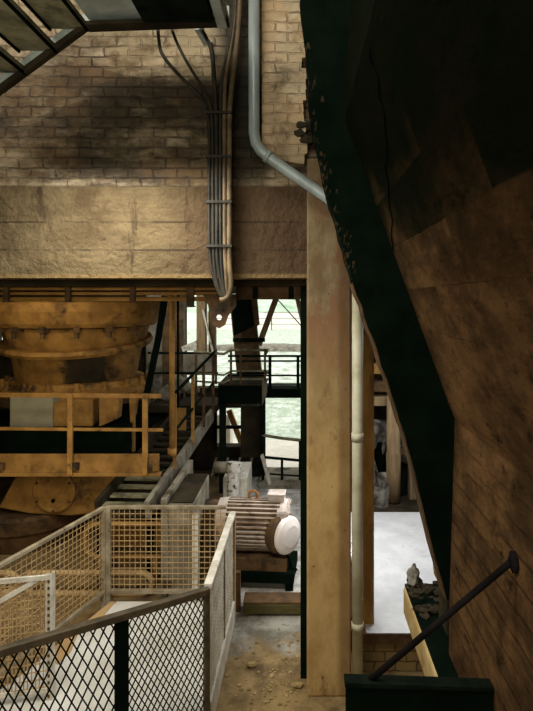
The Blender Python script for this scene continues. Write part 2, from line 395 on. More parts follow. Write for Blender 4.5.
# thin brown strip colouring the rib's left side face as lit
rib_edge = MB()
for i in range(len(edge)-1):
    if edge[i].z < 2.95: rib_edge.bar(edge[i]+Vector((-.004,.075,0)), edge[i+1]+Vector((-.004,.075,0)), .13, .008, up=(1,0,.3))
struct(rib_edge.build('trim_1', 'rust'))  # rusty steel material used for the lit brown of the side face
rib_edge = MB(); rq = random.Random(9)
M['flake'] = mat('dull_rust_crust', rgb(62,52,36), rgb(34,30,20), 30, None, rough=.95, bump=.5)
for k in range(230):
    i = rq.randrange(8, 24); q = edge[i].lerp(edge[i+1], rq.random())
    rib_edge.blob(q+Vector((.004+abs(rq.gauss(0,.022)), .004, 0)), rq.uniform(.006,.016), k, 1, (.8,.35,1.7), .9)
stuff(rib_edge.build('rust_flakes', 'flake'), 'crumbling rust flakes along the edge of the black rib', 'rust')

# raised bay on the right: brick face and white screed
struct(MB().box(X(351,4.22)+.02, 2.6, 4.46, EY, 0, .27).build('floor_raised', 'darkconc'))
struct(MB().box(.47, 2.6, 4.22, 4.46, 0, .27).build('wall_raised_face', 'ybrick'))
struct(MB().box(.50, 2.6, 4.20, 6.6, .27, .30).build('floor_screed', 'whitescreed'))

struct(MB().box(.47, 2.6, 4.185, 4.2, .225, .302).build('trim_5', 'rust'))
# far wall with its openings (cells that are not open)
ops = [(X(-6,EY), X(13,EY), Z(346,EY), Z(316,EY)), (X(184,EY), X(310,EY), Z(388,EY), 2.905), (X(262,EY), X(310,EY), 0, Z(388,EY)), (X(215,EY), X(241,EY), Z(447,EY), Z(408,EY))]
xs = sorted({-8.0, 4.0} | {v for o in ops for v in o[:2]}); zs = sorted({0.0, 2.905} | {v for o in ops for v in o[2:]})
mb = MB()
for i in range(len(xs)-1):
    for j in range(len(zs)-1):
        cx, cz = (xs[i]+xs[i+1])/2, (zs[j]+zs[j+1])/2
        if not any(o[0] < cx < o[1] and o[2] < cz < o[3] for o in ops):
            mb.box(xs[i], xs[i+1], EY, EY+.25, zs[j], zs[j+1])
struct(mb.build('wall_back', 'darkconc'))

# ------------------------------------------------------------------ outdoors
def strip(name, prof, m, label, x0=-26, x1=30, kind='structure'):
    mb = MB(); nx = 40; vs = []; fs = []
    for j, (Y, z) in enumerate(prof):
        for i in range(nx+1):
            x = x0+(x1-x0)*i/nx
            vs.append((x, Y, z+.10*pnoise(Vector((x*.35, Y*.35, 2)))*(Y > 16)))
    for j in range(len(prof)-1):
        for i in range(nx): fs.append((j*(nx+1)+i, j*(nx+1)+i+1, (j+1)*(nx+1)+i+1, (j+1)*(nx+1)+i))
    mb.add(vs, fs, True); o = mb.build(name, m); struct(o, label); return o
strip('ground_path', [(EY+.25,-.06),(10,-.06),(11.4,-.04)], 'sand', 'pale path just outside the building')
strip('ground_meadow', [(11.4,-.04),(12.6,.1),(14.6,.3),(15.2,.5)], 'grass', 'pale green grass beyond the path')
strip('ground_gravel', [(15.2,.5),(18,.55),(21,.6),(24,.62)], 'gravel', 'bleached gravel bank')
strip('ground_kerb', [(24,.62),(24.1,.82),(25,.84)], 'track', 'dark kerb line along the gravel bank')
strip('ground_lawn', [(25,.84),(29,.9),(34,1.0)], 'grass', 'grass strip above the kerb')
strip('ground_road', [(34,1.0),(40,1.3),(48,1.7)], 'sand', 'white road across the slope')
strip('ground_hill', [(48,1.7),(56,3.2),(70,6.0),(90,9.5)], 'hill', 'green hillside under the sky', -60, 60)
t = thing('wire_fence', 'thin pale wire fence on the slope beside the white road', 'fence', (-2.5, 33.5, .98))
for x in (-5.5,-3.6,-1.7,.2,2.1):
    MB().bar((x,33.5,.9),(x,33.5,2.1),.07,.07).build('post', 'conc', t)
for zz in (1.35,1.7,2.05): MB().bar((-5.5,33.5,zz),(2.1,33.5,zz),.035,.035).build('wire', 'conc', t)

# ------------------------------------------------------------------ stair overhead, upper left
t = thing('overhead_stair', 'dark steel stair with open treads crossing the top left corner', 'stair', W(60,40,3.6))
sa, sb, sc_ = W(-75,147,3.6), W(88,27,3.6), W(229,22,3.6)
st = MB()
hh = Vector((0,0,.105))
st.prism([sa, sb, sb+hh, sa+hh], (0,.012,0)).prism([sb, sc_, sc_+hh, sb+hh], (0,.012,0))
st.build('stringer', 'paleplate', t)
fl = MB(); fl.bar(sa+Vector((0,-.02,-.004)), sb+Vector((0,-.02,-.004)), .05, .036); fl.bar(sb+Vector((0,-.03,-.012)), sc_+Vector((0,-.03,-.012)), .10, .025)
fl.build('stringer_flange', 'darkconc', t)
dx, dz = .198, .140
base = W(88,28.5,3.58)
for k in range(-1, 5):
    q = base-Vector((dx*k, 0, dz*k))
    if k == -1: continue
    MB().box(q.x-.245, q.x, 2.35, 3.585, q.z, q.z+.03).build('tread', 'tread', t)
    MB().box(q.x-.25, q.x-.235, 2.35, 3.585, q.z-.014, q.z+.04).build('tread_nosing', 'black', t); MB().box(q.x-.012, q.x, 2.35, 3.585, q.z-.02, q.z+.0).build('tread_lip', 'black', t)
MB().box(W(88,0,3.6).x+.01, sc_.x, 2.3, 3.59, sb.z+.04, sb.z+.07).build('landing_plate', 'paleplate', t)
MB().box(X(146,3.5), X(214,3.5), 2.3, 3.45, sb.z-.045, sb.z+.04).build('landing_beam', 'dark', t)
MB().box(X(216,3.5), sc_.x-.01, 2.3, 3.58, sb.z-.02, sb.z+.04).build('landing_edge', 'paleplate', t)

# ------------------------------------------------------------------ service pipe and cables on the wall
Yp = 3.85
pp = [W(254,-60,Yp), W(254,133,Yp)] + [W(256,143,Yp), W(261,151,Yp), W(268,157,Yp)] + [W(329,199,Yp)] + [W(344,212,Yp-.02), W(353,226,Yp-.04), W(357,242,Yp-.05), W(357.5,262,Yp-.05)]
t = thing('downpipe', 'grey pipe that drops, elbows diagonally and runs down beside the column', 'pipe', W(357,690,Yp-.05))
MB().tube(pp, .038, 14).build('upper_pipe', 'greypipe', t)
MB().tube([W(357.5,262,Yp-.05), (X(357.5,Yp-.05),Yp-.05,0.0)], .038, 14).build('lower_pipe', 'silverpipe', t)
for yy in (437, 626):
    MB().tube([W(357.5,yy-4,Yp-.05), W(357.5,yy+4,Yp-.05)], .042, 14).build('coupling', 'silverpipe', t)
q = W(266,155.5,Yp); dr = (W(329,199,Yp)-W(268,157,Yp)).normalized()
MB().tube([q, q+dr*.03], .045, 14).build('coupling', 'greypipe', t)

Yc = 3.90
bundle = [
 # px list top->bottom
 ('dark cable leftmost of the bundle, looping out to the left above', 'cable', 0.0120, [(158,30),(160,48),(166,60),(180,76),(196,92),(205,106),(209,130),(209,200),(210,255),(216,285),(222,297)]),
 ('dark cable curving in from below the stair landing', 'cable', 0.0108, [(172,30),(178,45),(188,64),(199,82),(207,96),(212,120),(213,200),(214,262),(218,286),(223,297)]),
 ('black cable hanging from the bracket at the landing edge', 'cable', 0.0156, [(201,28),(206,38),(211,48),(213,62),(214,80),(216,110),(217,200),(217,255),(221,282),(224,298)]),
 ('thin dark cable in the middle of the vertical bundle', 'cable', 0.0120, [(236,-30),(233,20),(228,50),(222,80),(220.5,110),(220.5,200),(221,255),(223,282),(226,298)]),
 ('tan conduit with a grey sheen leaning to the top edge', 'cable2', 0.0156, [(236,-30),(235,10),(232,40),(226,75),(224.5,110),(224.5,200),(225,255),(226,275),(227,297)]),
 ('thick tan conduit rightmost of the bundle ending in a hook', 'cable2', 0.0192, [(241,-30),(239,20),(235,60),(231,95),(229.5,120),(229.5,200),(229.5,262),(231,280),(230,292),(226,298),(220,300)]),
]
for i, (lab, m, r, pl) in enumerate(bundle):
    Yk = Yc-.006*(i % 2)
    tag(MB().tube(smooth_path([W(a, b, Yk-(.10 if b < 35 and i < 3 else 0)) for a, b in pl]), r, 8).build('wall_cable', m), lab, 'cable', 'cables on the brick wall')
for yy, wh in ((113,'uppermost, just under where the cables fan out'), (157,'second from the top'), (202,'third, level with the pipe elbow end'), (246,'lowest, above the wall edge')):
    a, b = W(206,yy,3.885), W(232,yy,3.885)
    o = MB().box(a.x, b.x, 3.862, 3.875, a.z-.009, a.z+.009)
    o.box(a.x, a.x+.012, 3.87, 4.0, a.z-.009, a.z+.009).box(b.x-.012, b.x, 3.87, 4.0, a.z-.009, a.z+.009)
    tag(o.build('cable_clamp', 'cable'), 'flat clamp bar across the cable bundle, '+wh, 'clamp', 'clamps on the cable bundle')
# bracket at the landing end
tag(MB().bar(W(197,29,3.75), W(206,45,3.9), .03, .012).bar(W(206,45,3.9), W(211,42,3.99), .03, .012).build('cable_bracket', 'paleplate'), 'small pale bent bracket under the landing holding a cable', 'bracket')
# loose bricks / holes near the pier
t = MB()
for k, (a, b) in enumerate(((303,125),(299,133),(306,140))):
    t.blob(W(a, b, 3.94), .045, k+20, 2, (1.2,.5,.8), .6)
tag(t.build('broken_brick', 'darkconc'), 'broken brickwork stub at the ragged foot of the brick pier', 'brick')

# ------------------------------------------------------------------ pipe rack below the wall
Yr = 4.42
rows = ((283,.018,'topmost'),(288.5,.015,'second from the top'),(293.5,.014,'third from the top'),(299,.018,'lowest'))
for py, r, nm in rows:
    a, b = W(-40,py,Yr), W(228 if py > 287 else 303,py,Yr)
    tag(MB().tube([a, b], r, 10).build('service_pipe', 'rail'), 'thin ochre pipe running under the wall edge, '+nm+' of the rack', 'pipe', 'pipes under the wall edge')
for px, nm in ((5,'at the far left'),(67,'above the round machine'),(132,'over the right side of the machine'),(190,'left of the gusset plate')):
    w = 7 if px == 190 else 5
    q0, q1 = X(px-w/2,4.36), X(px+w/2,4.36)
    z0 = Z(306 if px == 190 else 301,4.36)
    tag(MB().box(q0, q1, 4.36, 4.40, z0, 2.957).box(q0, q1, 4.36, 4.46, z0-.01, z0).build('pipe_hanger', 'rust', bevel=.003), 'dark flat hanger holding the pipe rack '+nm, 'hanger', 'hangers of the pipe rack')
t = thing('steel_beam', 'brown channel beam under the wall right of the gusset plate', 'beam', W(268,298,4.38))
MB().box(X(236,4.38), X(303,4.38), 4.37, 4.40, Z(298,4.38), Z(284.5,4.38)).build('web', 'rust', t)
MB().box(X(236,4.38), X(303,4.38), 4.34, 4.40, Z(299.5,4.38), Z(297.6,4.38)).build('flange', 'rust', t)
for px in (255, 291):
    MB().box(X(px-2.5,4.34), X(px+2.5,4.34), 4.335, 4.37, Z(299,4.34), Z(279,4.34)).build('clip', 'dark', t)
tag(MB().bar(W(292,282,4.36), W(302,312,4.36), .035, .03).bar(W(302,310,4.36), W(304,345,4.36), .035, .03).build('knee_brace', 'rust'), 'short rusty brace curving from the beam to the stanchion', 'brace')
# gusset plate with a hole
def plate_hole(outer, hole_c, hole_r, Y, th):
    bm = bmesh.new(); ov = [bm.verts.new(W(a, b, Y)) for a, b in outer]
    es = [bm.edges.new((ov[i], ov[(i+1) % len(ov)])) for i in range(len(ov))]
    c = W(hole_c[0], hole_c[1], Y)
    hv = [bm.verts.new(c+Vector((math.cos(2*PI*k/16)*hole_r, 0, math.sin(2*PI*k/16)*hole_r))) for k in range(16)]
    es += [bm.edges.new((hv[k], hv[(k+1) % 16])) for k in range(16)]
    r = bmesh.ops.triangle_fill(bm, edges=es, use_beauty=True)
    fs = [g for g in bm.faces]
    ex = bmesh.ops.extrude_face_region(bm, geom=fs)
    for v in [g for g in ex['geom'] if isinstance(g, bmesh.types.BMVert)]: v.co.y += th
    mb = MB(); bm.verts.index_update(); mb.v = [v.co.copy() for v in bm.verts]; mb.f = [[v.index for v in f.verts] for f in bm.faces]; bm.free()
    return mb
t = thing('gusset_plate', 'rusty gusset plate with a round hole hanging where the cables end', 'plate', W(219,327,4.31))
plate_hole([(203,294),(208,305),(210,317),(213,325),(219,328.5),(225,325),(228,316),(236,306),(236,294)], (219,317.5), .022, 4.31, .02).build('plate', 'rust', t)
for a, b in ((210,303),(230,303),(222,309)): MB().lathe([(.016,0),(.016,.016)], W(a,b,4.31), (0,-1,0), 6).build('bolt', 'rust', t)

# ------------------------------------------------------------------ round machine behind the deck railing
mx, my = X(78,7.2), 7.2
zz = lambda py: Z(py, 7.2)
t = thing('round_machine', 'big round ochre conical machine body with bolted rings behind the railing', 'machine', (mx,my,1.06))
tf_ = MB().lathe([(.96,zz(325)),(1.0,zz(321)),(1.05,zz(310)),(1.05,zz(302)),(1.0,zz(300))], (mx,my,0), n=72).build('top_flange', 'cast', t, bevel=.01)
MB().lathe([(.69,zz(384)),(.735,zz(372)),(.785,zz(350)),(.85,zz(338)),(.89,zz(326))], (mx,my,0), n=72).build('cone', 'castoil', t)
hoop = MB(); hoop.lathe([(.78,-.04),(.915,-.04),(.935,0),(.915,.04),(.80,.04)], (0,0,0), n=72)
for v in hoop.v:
    v.rotate(Matrix.Rotation(math.radians(7), 3, 'X')); v += Vector((mx,my,zz(341)))
hoop.build('hoop', 'cast', t)
br_ = MB().lathe([(.90,zz(390)),(.92,zz(387)),(.92,zz(383)),(.84,zz(381)),(.82,zz(376))], (mx,my,0), n=72).build('base_ring', 'cast', t)
MB().lathe([(.80,zz(397)),(.94,zz(396)),(.94,zz(391)),(.90,zz(390))], (mx,my,0), n=72).build('base_flange', 'rust', t)
MB().lathe([(.78,1.06),(.78,zz(396))], (mx,my,0), n=48).build('pedestal', 'black', t)
for k in range(-5, 6):
    a = -PI/2+k*.36
    c = Vector((mx+math.cos(a)*.93, my+math.sin(a)*.93, zz(326)))
    u = Vector((math.cos(a), math.sin(a), 0))
    if abs(k) < 4:
        MB().bar(c-u*.06, c+u*.10, .07, .06).bar(c+u*.06+Vector((0,0,.03)), c+u*.06-Vector((0,0,.10)), .045, .045).build('lug', 'rust', tf_)
    c2 = Vector((mx+math.cos(a)*.86, my+math.sin(a)*.86, zz(383)))
    MB().lathe([(.05,0),(.05,.05),(.032,.05),(.032,.11)], c2, (0,0,1), 8).build('stud', 'cast', br_)
# equipment standing in front of the machine on the deck
ZS = Z(427,6.1)
tag(MB().box(X(-70,6.1), X(125,6.1), 6.02, 6.34, 1.06, ZS).build('machine_sole', 'black'), 'low black sole block on the deck under the grey cabinet', 'base')
tag(MB().box(X(13,6.15), X(55,6.15), 6.08, 6.3, ZS, Z(397,6.1)).build('control_cabinet', 'greybox', bevel=.008), 'plain grey cabinet standing behind the railing at far left', 'cabinet')
t = thing('bearing_block', 'ochre block bracket behind the middle railing post', 'bracket', W(82,430,6.2))
MB().box(X(70,6.2), X(95,6.2), 6.12, 6.32, ZS, Z(399,6.2)).build('block', 'cast', t, bevel=.01)
MB().box(X(55,6.15), X(68,6.15), 6.12, 6.3, ZS, Z(402,6.15)).build('side_plate', 'cast', t, bevel=.006)
tag(MB().prism([W(99,396,6.14), W(119,396,6.14), W(117,419,6.14), W(99,427,6.14)], (0,.16,0)).build('support_foot', 'cast', bevel=.006), 'tapered ochre foot under the machine right of the block bracket', 'foot')
tag(MB().prism([W(129,396,6.4), W(137,396,6.4), W(134,416,6.4), W(130,416,6.4)], (0,.1,0)).prism([W(130,416,6.4), W(134,416,6.4), W(134,452,6.4), W(130,452,6.4)], (0,.06,0)).build('hanging_lug', 'cast'), 'narrow ochre lug at the right edge of the machine base', 'lug')

# deck with toe board and railing
t = thing('machine_deck', 'dark deck plate around the machine with an ochre toe board edge', 'deck', (-2.6,5.7,1.0))
MB().prism([(-6.5,5.72,1.04),(-1.42,5.72,1.04),(-1.42,5.85,1.04),(-2.06,5.9,1.04),(-2.06,8.9,1.04),(-6.5,8.9,1.04)], (0,0,.02)).build('plate', 'black', t)
MB().box(-6.5, X(159,5.7), 5.69, 5.72, Z(473,5.7), Z(454,5.7)).build('toe_board', 'cast', t, bevel=.004)
MB().box(-6.5, X(161,5.7), 5.66, 5.74, Z(475.5,5.7), Z(472,5.7)).build('edge_angle', 'cast', t, bevel=.004)
MB().prism([W(150,470,5.69), W(158,470,5.69), W(158,457,5.69), W(150,459,5.69)], (0,-.05,0)).build('end_block', 'cast', t, bevel=.004)
t = thing('deck_railing', 'ochre two-rail guard railing along the front of the machine deck', 'railing', (-2.6,5.66,1.04))
MB().bar(W(-60,394.5,5.68), W(161,396,5.68), .03, .045).build('top_rail', 'rail', t, bevel=.006)
MB().bar(W(-60,428,5.68), W(163,430,5.68), .03, .032).build('mid_rail', 'rail', t, bevel=.006)
for px in (-3, 71.5, 146):
    MB().box(X(px-2.5,5.68), X(px+2.5,5.68), 5.63, 5.665, Z(474,5.68), Z(393,5.68)).build('post', 'rail', t, bevel=.004)
    MB().box(X(px+2,5.66), X(px+7,5.66), 5.63, 5.69, Z(470,5.66), Z(463,5.66)).build('post_shoe', 'rust', t, bevel=.003)

# casting with round cover under the deck, drum under it
t = thing('gearbox_casting', 'ochre casting with a round bolted cover beneath the deck', 'casting', (X(60,6.2),6.2,.2))
MB().prism([W(17,473,6.15), W(124,473,6.15), W(112,512,6.15), W(70,516,6.15), W(30,514,6.15), W(-2,508,6.15)], (0,.5,0)).build('body', 'cast', t, bevel=.02)
c = W(55,491,6.15)
rc_ = MB().lathe([(.235,0),(.235,.03),(.215,.045),(.19,.045),(.185,.035),(0.02,.035)], c, (0,-1,0), 40).build('round_cover', 'cast', t)
for k in range(6):
    a = PI/6+k*PI/3
    MB().lathe([(.014,0),(.014,.06)], c+Vector((math.cos(a)*.205, 0, math.sin(a)*.205)), (0,-1,0), 6).build('bolt', 'rust', rc_)
MB().lathe([(.02,.03),(.02,.06)], c+Vector((.0,0,-.09)), (0,-1,0), 8).build('plug', 'black', rc_)
t = thing('brown_drum', 'dull brown round drum below the casting at left', 'drum', (X(35,6.7),6.7,0))
MB().lathe([(.55,0),(.62,.20),(.66,.24),(.70,.40),(.66,.43),(.60,.43)], (X(30,6.7),6.7,0), n=56).build('shell', 'rust', t)
# round-cornered tube rails behind the mesh
def loop(x0, x1, z0, z1, Y, r=.12):
    u, v = Vector((1,0,0)), Vector((0,0,1)); p = []
    for cx, cz, a in ((x1-r,z1-r,0),(x0+r,z1-r,PI/2),(x0+r,z0+r,PI),(x1-r,z0+r,1.5*PI)):
        p += arc((cx,Y,cz), r, a, a+PI/2, u, v, 6)
    return p
tag(MB().tube(loop(X(85,5.5), X(170,5.5), Z(557,5.5), Z(524,5.5), 5.5), .026, 8, closed=True).tube([W(100,557,5.5), W(100,585,5.5)], .026, 8).tube([W(155,557,5.5), W(155,585,5.5)], .026, 8).build('tube_barrier', 'ochre'),
    'ochre round-cornered tube barrier seen through the back mesh', 'barrier')
tag(MB().tube(loop(X(24,5.3), X(152,5.3), 0.02, Z(573,5.3), 5.3, .10), .03, 8, closed=True).build('tube_hoop', 'meshtan'),
    'pale tan tube hoop with rounded corners low behind the mesh', 'barrier')
tag(MB().tube(loop(X(-70,5.32), X(18,5.32), 0.02, Z(573,5.32), 5.32, .10), .03, 8, closed=True).build('tube_hoop', 'meshtan'),
    'pale tan tube hoop at the left frame edge behind the mesh', 'barrier')
t = thing('machine_plinth', 'brown machine plinth of stacked beams behind the back mesh fence', 'plinth', (X(130,6.0),6.0,0))
MB().box(X(95,5.9), X(180,5.9), 5.85, 6.3, 0, Z(548,5.9)).build('lower_block', 'rust', t, bevel=.02)
MB().box(X(110,5.9), X(166,5.9), 5.9, 6.3, Z(548,5.9), Z(520,5.9)).build('upper_block', 'cast', t, bevel=.02)
MB().box(X(178,5.8), X(190,5.8), 5.75, 5.85, 0, Z(516,5.8)).build('upright', 'cast', t, bevel=.008)

# ------------------------------------------------------------------ ramp stair rising to the back landing
A = Vector((-1.50,5.5,.74)); B = Vector((-1.25,7.95,1.17)); off = Vector((-.5,.02,0))
t = thing('ramp_stair', 'shallow cleated stair climbing from the mesh enclosure to the back landing', 'stair', (-1.7,5.5,0))
for nm, P in (('s', Vector((0,0,0))), ('t', off)):
    MB().bar(A+P, B+P, .05, .17).build('stringer', 'conc' if nm == 's' else 'darkconc', t)
for k in range(14):
    q = A.lerp(B, (k+.5)/14)
    MB().bar(q+Vector((-.03,0,.0)), q+off+Vector((.03,0,0)), .10, .02, up=(0,0,1)).build('tread', 'tread' if k < 4 else 'darkconc', t)
MB().prism([A+Vector((-.03,0,-.07)), B+Vector((-.03,0,-.07)), B+off+Vector((.03,0,-.07)), A+off+Vector((.03,0,-.07))], (0,0,.01)).build('under_plate', 'darkconc', t)
for s_ in (0,1): MB().bar(A+off*s_+Vector((0,.1,-.06)), Vector(((A+off*s_).x,5.6,0)), .06, .06).build('leg', 'dark', t)
def stair_rail(t, P, ps, h=.72):
    for f in ps:
        q = A.lerp(B, f)+P
        MB().bar(q, q+Vector((0,0,h)), .035, .035).build('post', 'rail' if f < .7 else 'rust', t)
    MB().tube([A.lerp(B,ps[0])+P+Vector((0,0,h)), A.lerp(B,1)+P+Vector((0,0,h)), ], .019, 8).build('handrail', 'dark', t)
    MB().tube([A.lerp(B,ps[0])+P+Vector((0,0,h*.5)), A.lerp(B,1)+P+Vector((0,0,h*.5)), ], .016, 8).build('mid_rail', 'dark', t)
t = thing('stair_railing', 'dark sloping handrail on ochre posts along the right side of the stair', 'railing', (-1.4,6.5,1.0))
stair_rail(t, Vector((0.03,0,.05)), (.30,.58,.78,.98), .84)
tag(MB().tube([W(172,284,6.15), W(172,455,6.15)], .030, 10).tube([W(172,448,6.15), W(172,455,6.15)], .05, 10).build('ochre_pole', 'rail'), 'tall ochre pole standing at the right end of the deck', 'pole')
tag(MB().tube([W(178,284,7.4), W(178,430,7.4)], .016, 8).build('thin_pole', 'dark'), 'thin dark pole just right of the ochre pole', 'pole')
tag(MB().bar(W(165,296,6.6), W(158,340,6.6), .09, .06).bar(W(158,340,6.6), W(146,398,6.6), .09, .06).build('machine_strut', 'black'), 'black raking strut against the right side of the round machine', 'strut')
tag(MB().box(X(177,6.9), X(186,6.9), 6.88, 6.92, Z(430,6.9), Z(408,6.9)).build('small_panel', 'cast', bevel=.004), 'small ochre panel fixed to the stair railing', 'panel')

# landing and railings at the back
t = thing('back_landing', 'dark landing with deep front edge at the top of the stair', 'landing', (-1.0,8.0,1.3))
MB().box(-1.17, X(262,8), 8.0, 9.19, 1.58, 1.6).build('deck', 'darkconc', t)
MB().box(-1.17, X(262,8), 8.0, 8.06, 1.32, 1.58).build('fascia', 'black', t)
MB().prism([W(262,380,8.0), W(266,383,7.9), W(266,396,7.9), W(262,406,8.0)], (.0,.3,0)).build('end_bracket', 'conc', t)
MB().box(X(262,8)+.01, .25, 8.45, 8.85, Z(398,8.45), Z(389,8.45)).build('walkway', 'black', t)
MB().box(-1.17, -1.08, 8.1, 8.2, 0, 1.32).build('leg', 'dark', t)
MB().box(-.62, -.54, 8.7, 8.8, 0, 1.32).build('leg', 'dark', t)
t = thing('landing_railing', 'olive tube railing along the front of the back landing', 'railing', (-1.0,8.0,1.6))
for py, r in ((350,.02),(371,.014),(379,.014)):
    MB().tube([W(194,py+2,8.05), W(224,py+4,8.05), W(231,py,8.05), W(268,py,8.05), W(265,py+5,8.5)], r, 8).build('rail', 'tread', t)
for px in (216, 231, 240.5, 265):
    MB().bar(W(px,384,8.05), W(px,349,8.05), .03, .03).build('post', 'rust', t)
t = thing('walkway_railing', 'dark railing in front of the bright opening beside the column', 'railing', (-.2,8.5,1.45))
for py in (356,361,375.5,384): MB().tube([W(228,py,8.6), W(306,py,8.6)], .018 if py < 360 else .014, 8).build('rail', 'dark', t)
for px in (270, 298): MB().bar(W(px,391,8.6), W(px,355,8.6), .045, .045).build('post', 'dark', t)
t = thing('hall_railing', 'dark rails behind the ochre pole, before the grey rear panel', 'railing', W(185,395,8.4))
for py in (353,373): MB().tube([W(148,py,8.4), W(218,py,8.4)], .018, 8).build('rail', 'dark', t)
for px in (152,196): MB().bar(W(px,410,8.4), W(px,352,8.4), .035, .035).build('post', 'rust', t)
MB().box(X(148,8.4), X(217,8.4), 8.35, 9.1, Z(412,8.4), Z(405,8.4)).build('walkway', 'darkconc', t)
tag(MB().box(X(146,9.0), X(164,9.0), 9.0, 9.15, 0, 2.9).build('rear_panel', 'conc'), 'pale grey dusty panel right of the round machine at the back', 'panel')  # pale panel added so that the back wall looks lit here
tag(MB().blob(W(178,383,8.9), .16, 5, 2, (1.2,.5,.9), .8).blob(W(170,392,8.8), .14, 8, 2, (1,.5,1), .8).blob(W(190,388,8.85), .12, 12, 2, (1.3,.5,.8), .8).build('rubble_heap', 'conc'), 'grey rubble heap on the walkway behind the dark rails', 'rubble')
# inclined conveyor leg with box
t = thing('conveyor_leg', 'dark inclined steel casing leaning behind the landing railing', 'conveyor', W(256,440,8.95))
MB().prism([W(229,296,8.9), W(253,296,8.9), W(263,388,8.9), W(238,388,8.9)], (0,.22,0)).build('casing', 'rust', t, bevel=.01)
for py, px in ((340,238),(372,242)): MB().bar(W(px-5,py,8.88), W(px+27,py,8.88), .04, .06).build('band', 'dark', t)
tag(MB().prism([W(231,300,8.6), W(250,296,8.6), W(254,326,8.6), W(234,336,8.6)], (0,.22,0)).build('drive_box', 'black', bevel=.01), 'dark tilted box mounted high on the inclined casing', 'box')
tag(MB().prism([W(250.5,298,8.62), W(256.5,298,8.62), W(259,325,8.62), W(254.5,328,8.62)], (0,.18,0)).build('drive_cover', 'rust', bevel=.006), 'rust brown cover on the right flank of the tilted box', 'cover')
tag(MB().bar(W(277,296,9.05), W(259,345,9.05), .10, .09).build('timber_brace', 'timber2'), 'pale timber brace leaning across the bright opening', 'brace')
tag(MB().tube([W(278,300,8.95), W(305,330,8.95)], .010, 6).build('stay_wire', 'dark'), 'thin dark stay wire slanting across the bright opening', 'wire')
tag(MB().bar(W(294,290,9.1), W(316.6,388,9.1), .05, .03).build('slim_brace', 'paleplate'), 'slim pale brace at the right of the bright opening', 'brace')
# posts across the left part of the opening
for px0, px1, m, lab in ((163,184,'rust','dull brown jamb left of the white opening'),(197,206,'timber2','pale brown timber post right of the white opening'),(209,215.5,'rust','rusty post left of the gusset plate hole')):
    tag(MB().box(X(px0,9.0), X(px1,9.0), 8.95, 9.12, 1.62 if px0 > 190 else 0, 2.905).build('opening_post', m, bevel=.006), lab, 'post', 'posts in the back opening')
tag(MB().bar(W(203,310,8.9), W(213,352,8.9), .04, .03).build('white_stay', 'framewhite'), 'white slanting stay between the timber and rusty posts', 'brace')
t = thing('sill_slab', 'white broken sill slab under the left opening', 'slab', W(186,350,8.95))
MB().prism([W(181,347,8.9), W(195,341,8.9), W(197,345,8.9), W(183,352,8.9)], (0,.2,0)).build('slab', 'framewhite', t)
tag(MB().box(X(184,9.0), X(215,9.0), 8.94, 9.14, 1.6, Z(353,9.0)).build('parapet_block', 'conc'), 'grey low parapet below the left opening', 'parapet')
# lower window bars and small grille
t = thing('window_grating', 'dark bars across the small low window beyond the stair', 'grating', W(228,445,EY-.05))
MB().bar(W(213,427,EY-.05), W(243,427,EY-.05), .05, .05).build('bar', 'dark', t)
MB().bar(W(215.5,405,EY-.05), W(215.5,450,EY-.05), .07, .05).build('bar', 'dark', t)
tag(MB().bar(W(229,410,EY+.5), W(250,465,EY+.5), .09, .09).build('outdoor_prop', 'cast'), 'yellow slanting prop outside the small low window', 'prop')
tag(MB().box(X(214,10.6), X(231,10.6), 10.5, 10.9, -.06, Z(414,10.6)).build('outdoor_bin', 'sand', bevel=.02), 'tan block standing outside the small low window', 'block')
# ledge and lower railing at the right opening
t = thing('concrete_ledge', 'dark concrete ledge with a lit lip below the lower opening', 'ledge', W(280,500,8.3))
MB().box(X(258,8.3), X(305,8.3), 8.3, 9.15, Z(493,8.3), Z(484,8.3)).build('top', 'conc', t, bevel=.015)
MB().box(X(258,8.3), X(305,8.3), 8.34, 9.15, 0, Z(493,8.3)).build('body', 'black', t)
t = thing('lower_railing', 'dark sagging two-rail railing low in the bright opening', 'railing', W(282,480,8.5))
MB().tube([W(262,435,8.5), W(280,438,8.5), W(306,441,8.5)], .024, 8).build('top_rail', 'tread', t)
MB().tube([W(262,457,8.5), W(306,461,8.5)], .022, 8).build('mid_rail', 'dark', t)
for px, y0 in ((300,441),(282,459),(263,430)): MB().bar(W(px,y0,8.5), W(px,484,8.5), .04, .04).build('post', 'dark', t)
MB().tube([W(270,474,8.5), W(300,476,8.5)], .014, 8).build('low_rail', 'dark', t)
tag(MB().bar(W(270,484,8.35), W(262,455,8.35), .10, .04).build('leaning_plank', 'framewhite'), 'short whitish plank leaning at the left end of the lower railing', 'plank')

# concrete channel block, flaking pipe, box behind the motor
t = thing('concrete_channel', 'pale concrete block with dark top running back beside the stair', 'block', (-1.1,5.6,0))
MB().box(-1.23, -.99, 5.22, 6.1, 0, .90).build('block', 'conc', t, bevel=.01)
MB().box(-1.22, -1.0, 5.23, 6.09, .90, .912).build('top', 'darkconc', t)
tag(MB().box(-1.30, -1.24, 5.22, 6.5, 0, .95).build('kerb_wall', 'conc', bevel=.01), 'narrow pale kerb wall between the stair and the concrete block', 'wall')
tag(MB().box(X(223,6.9), X(247,6.9), 6.9, 7.6, 0, Z(478,6.9)).build('white_chest', 'framewhite', bevel=.01), 'pale box chest behind the motor', 'box')
t = thing('flaking_pipe', 'vertical pipe stub with flaking white paint behind the motor', 'pipe', W(234,490,6.8))
MB().tube(smooth_path([W(233,495,6.75), W(233,482,6.75), W(234,472,6.78), W(235,462,6.8)]), [.075]*12+[.09]*7, 14).build('stub', 'flaky', t)
MB().tube([W(214,467,6.85), W(236,468,6.85)], .07, 14).build('branch', 'conc', t)
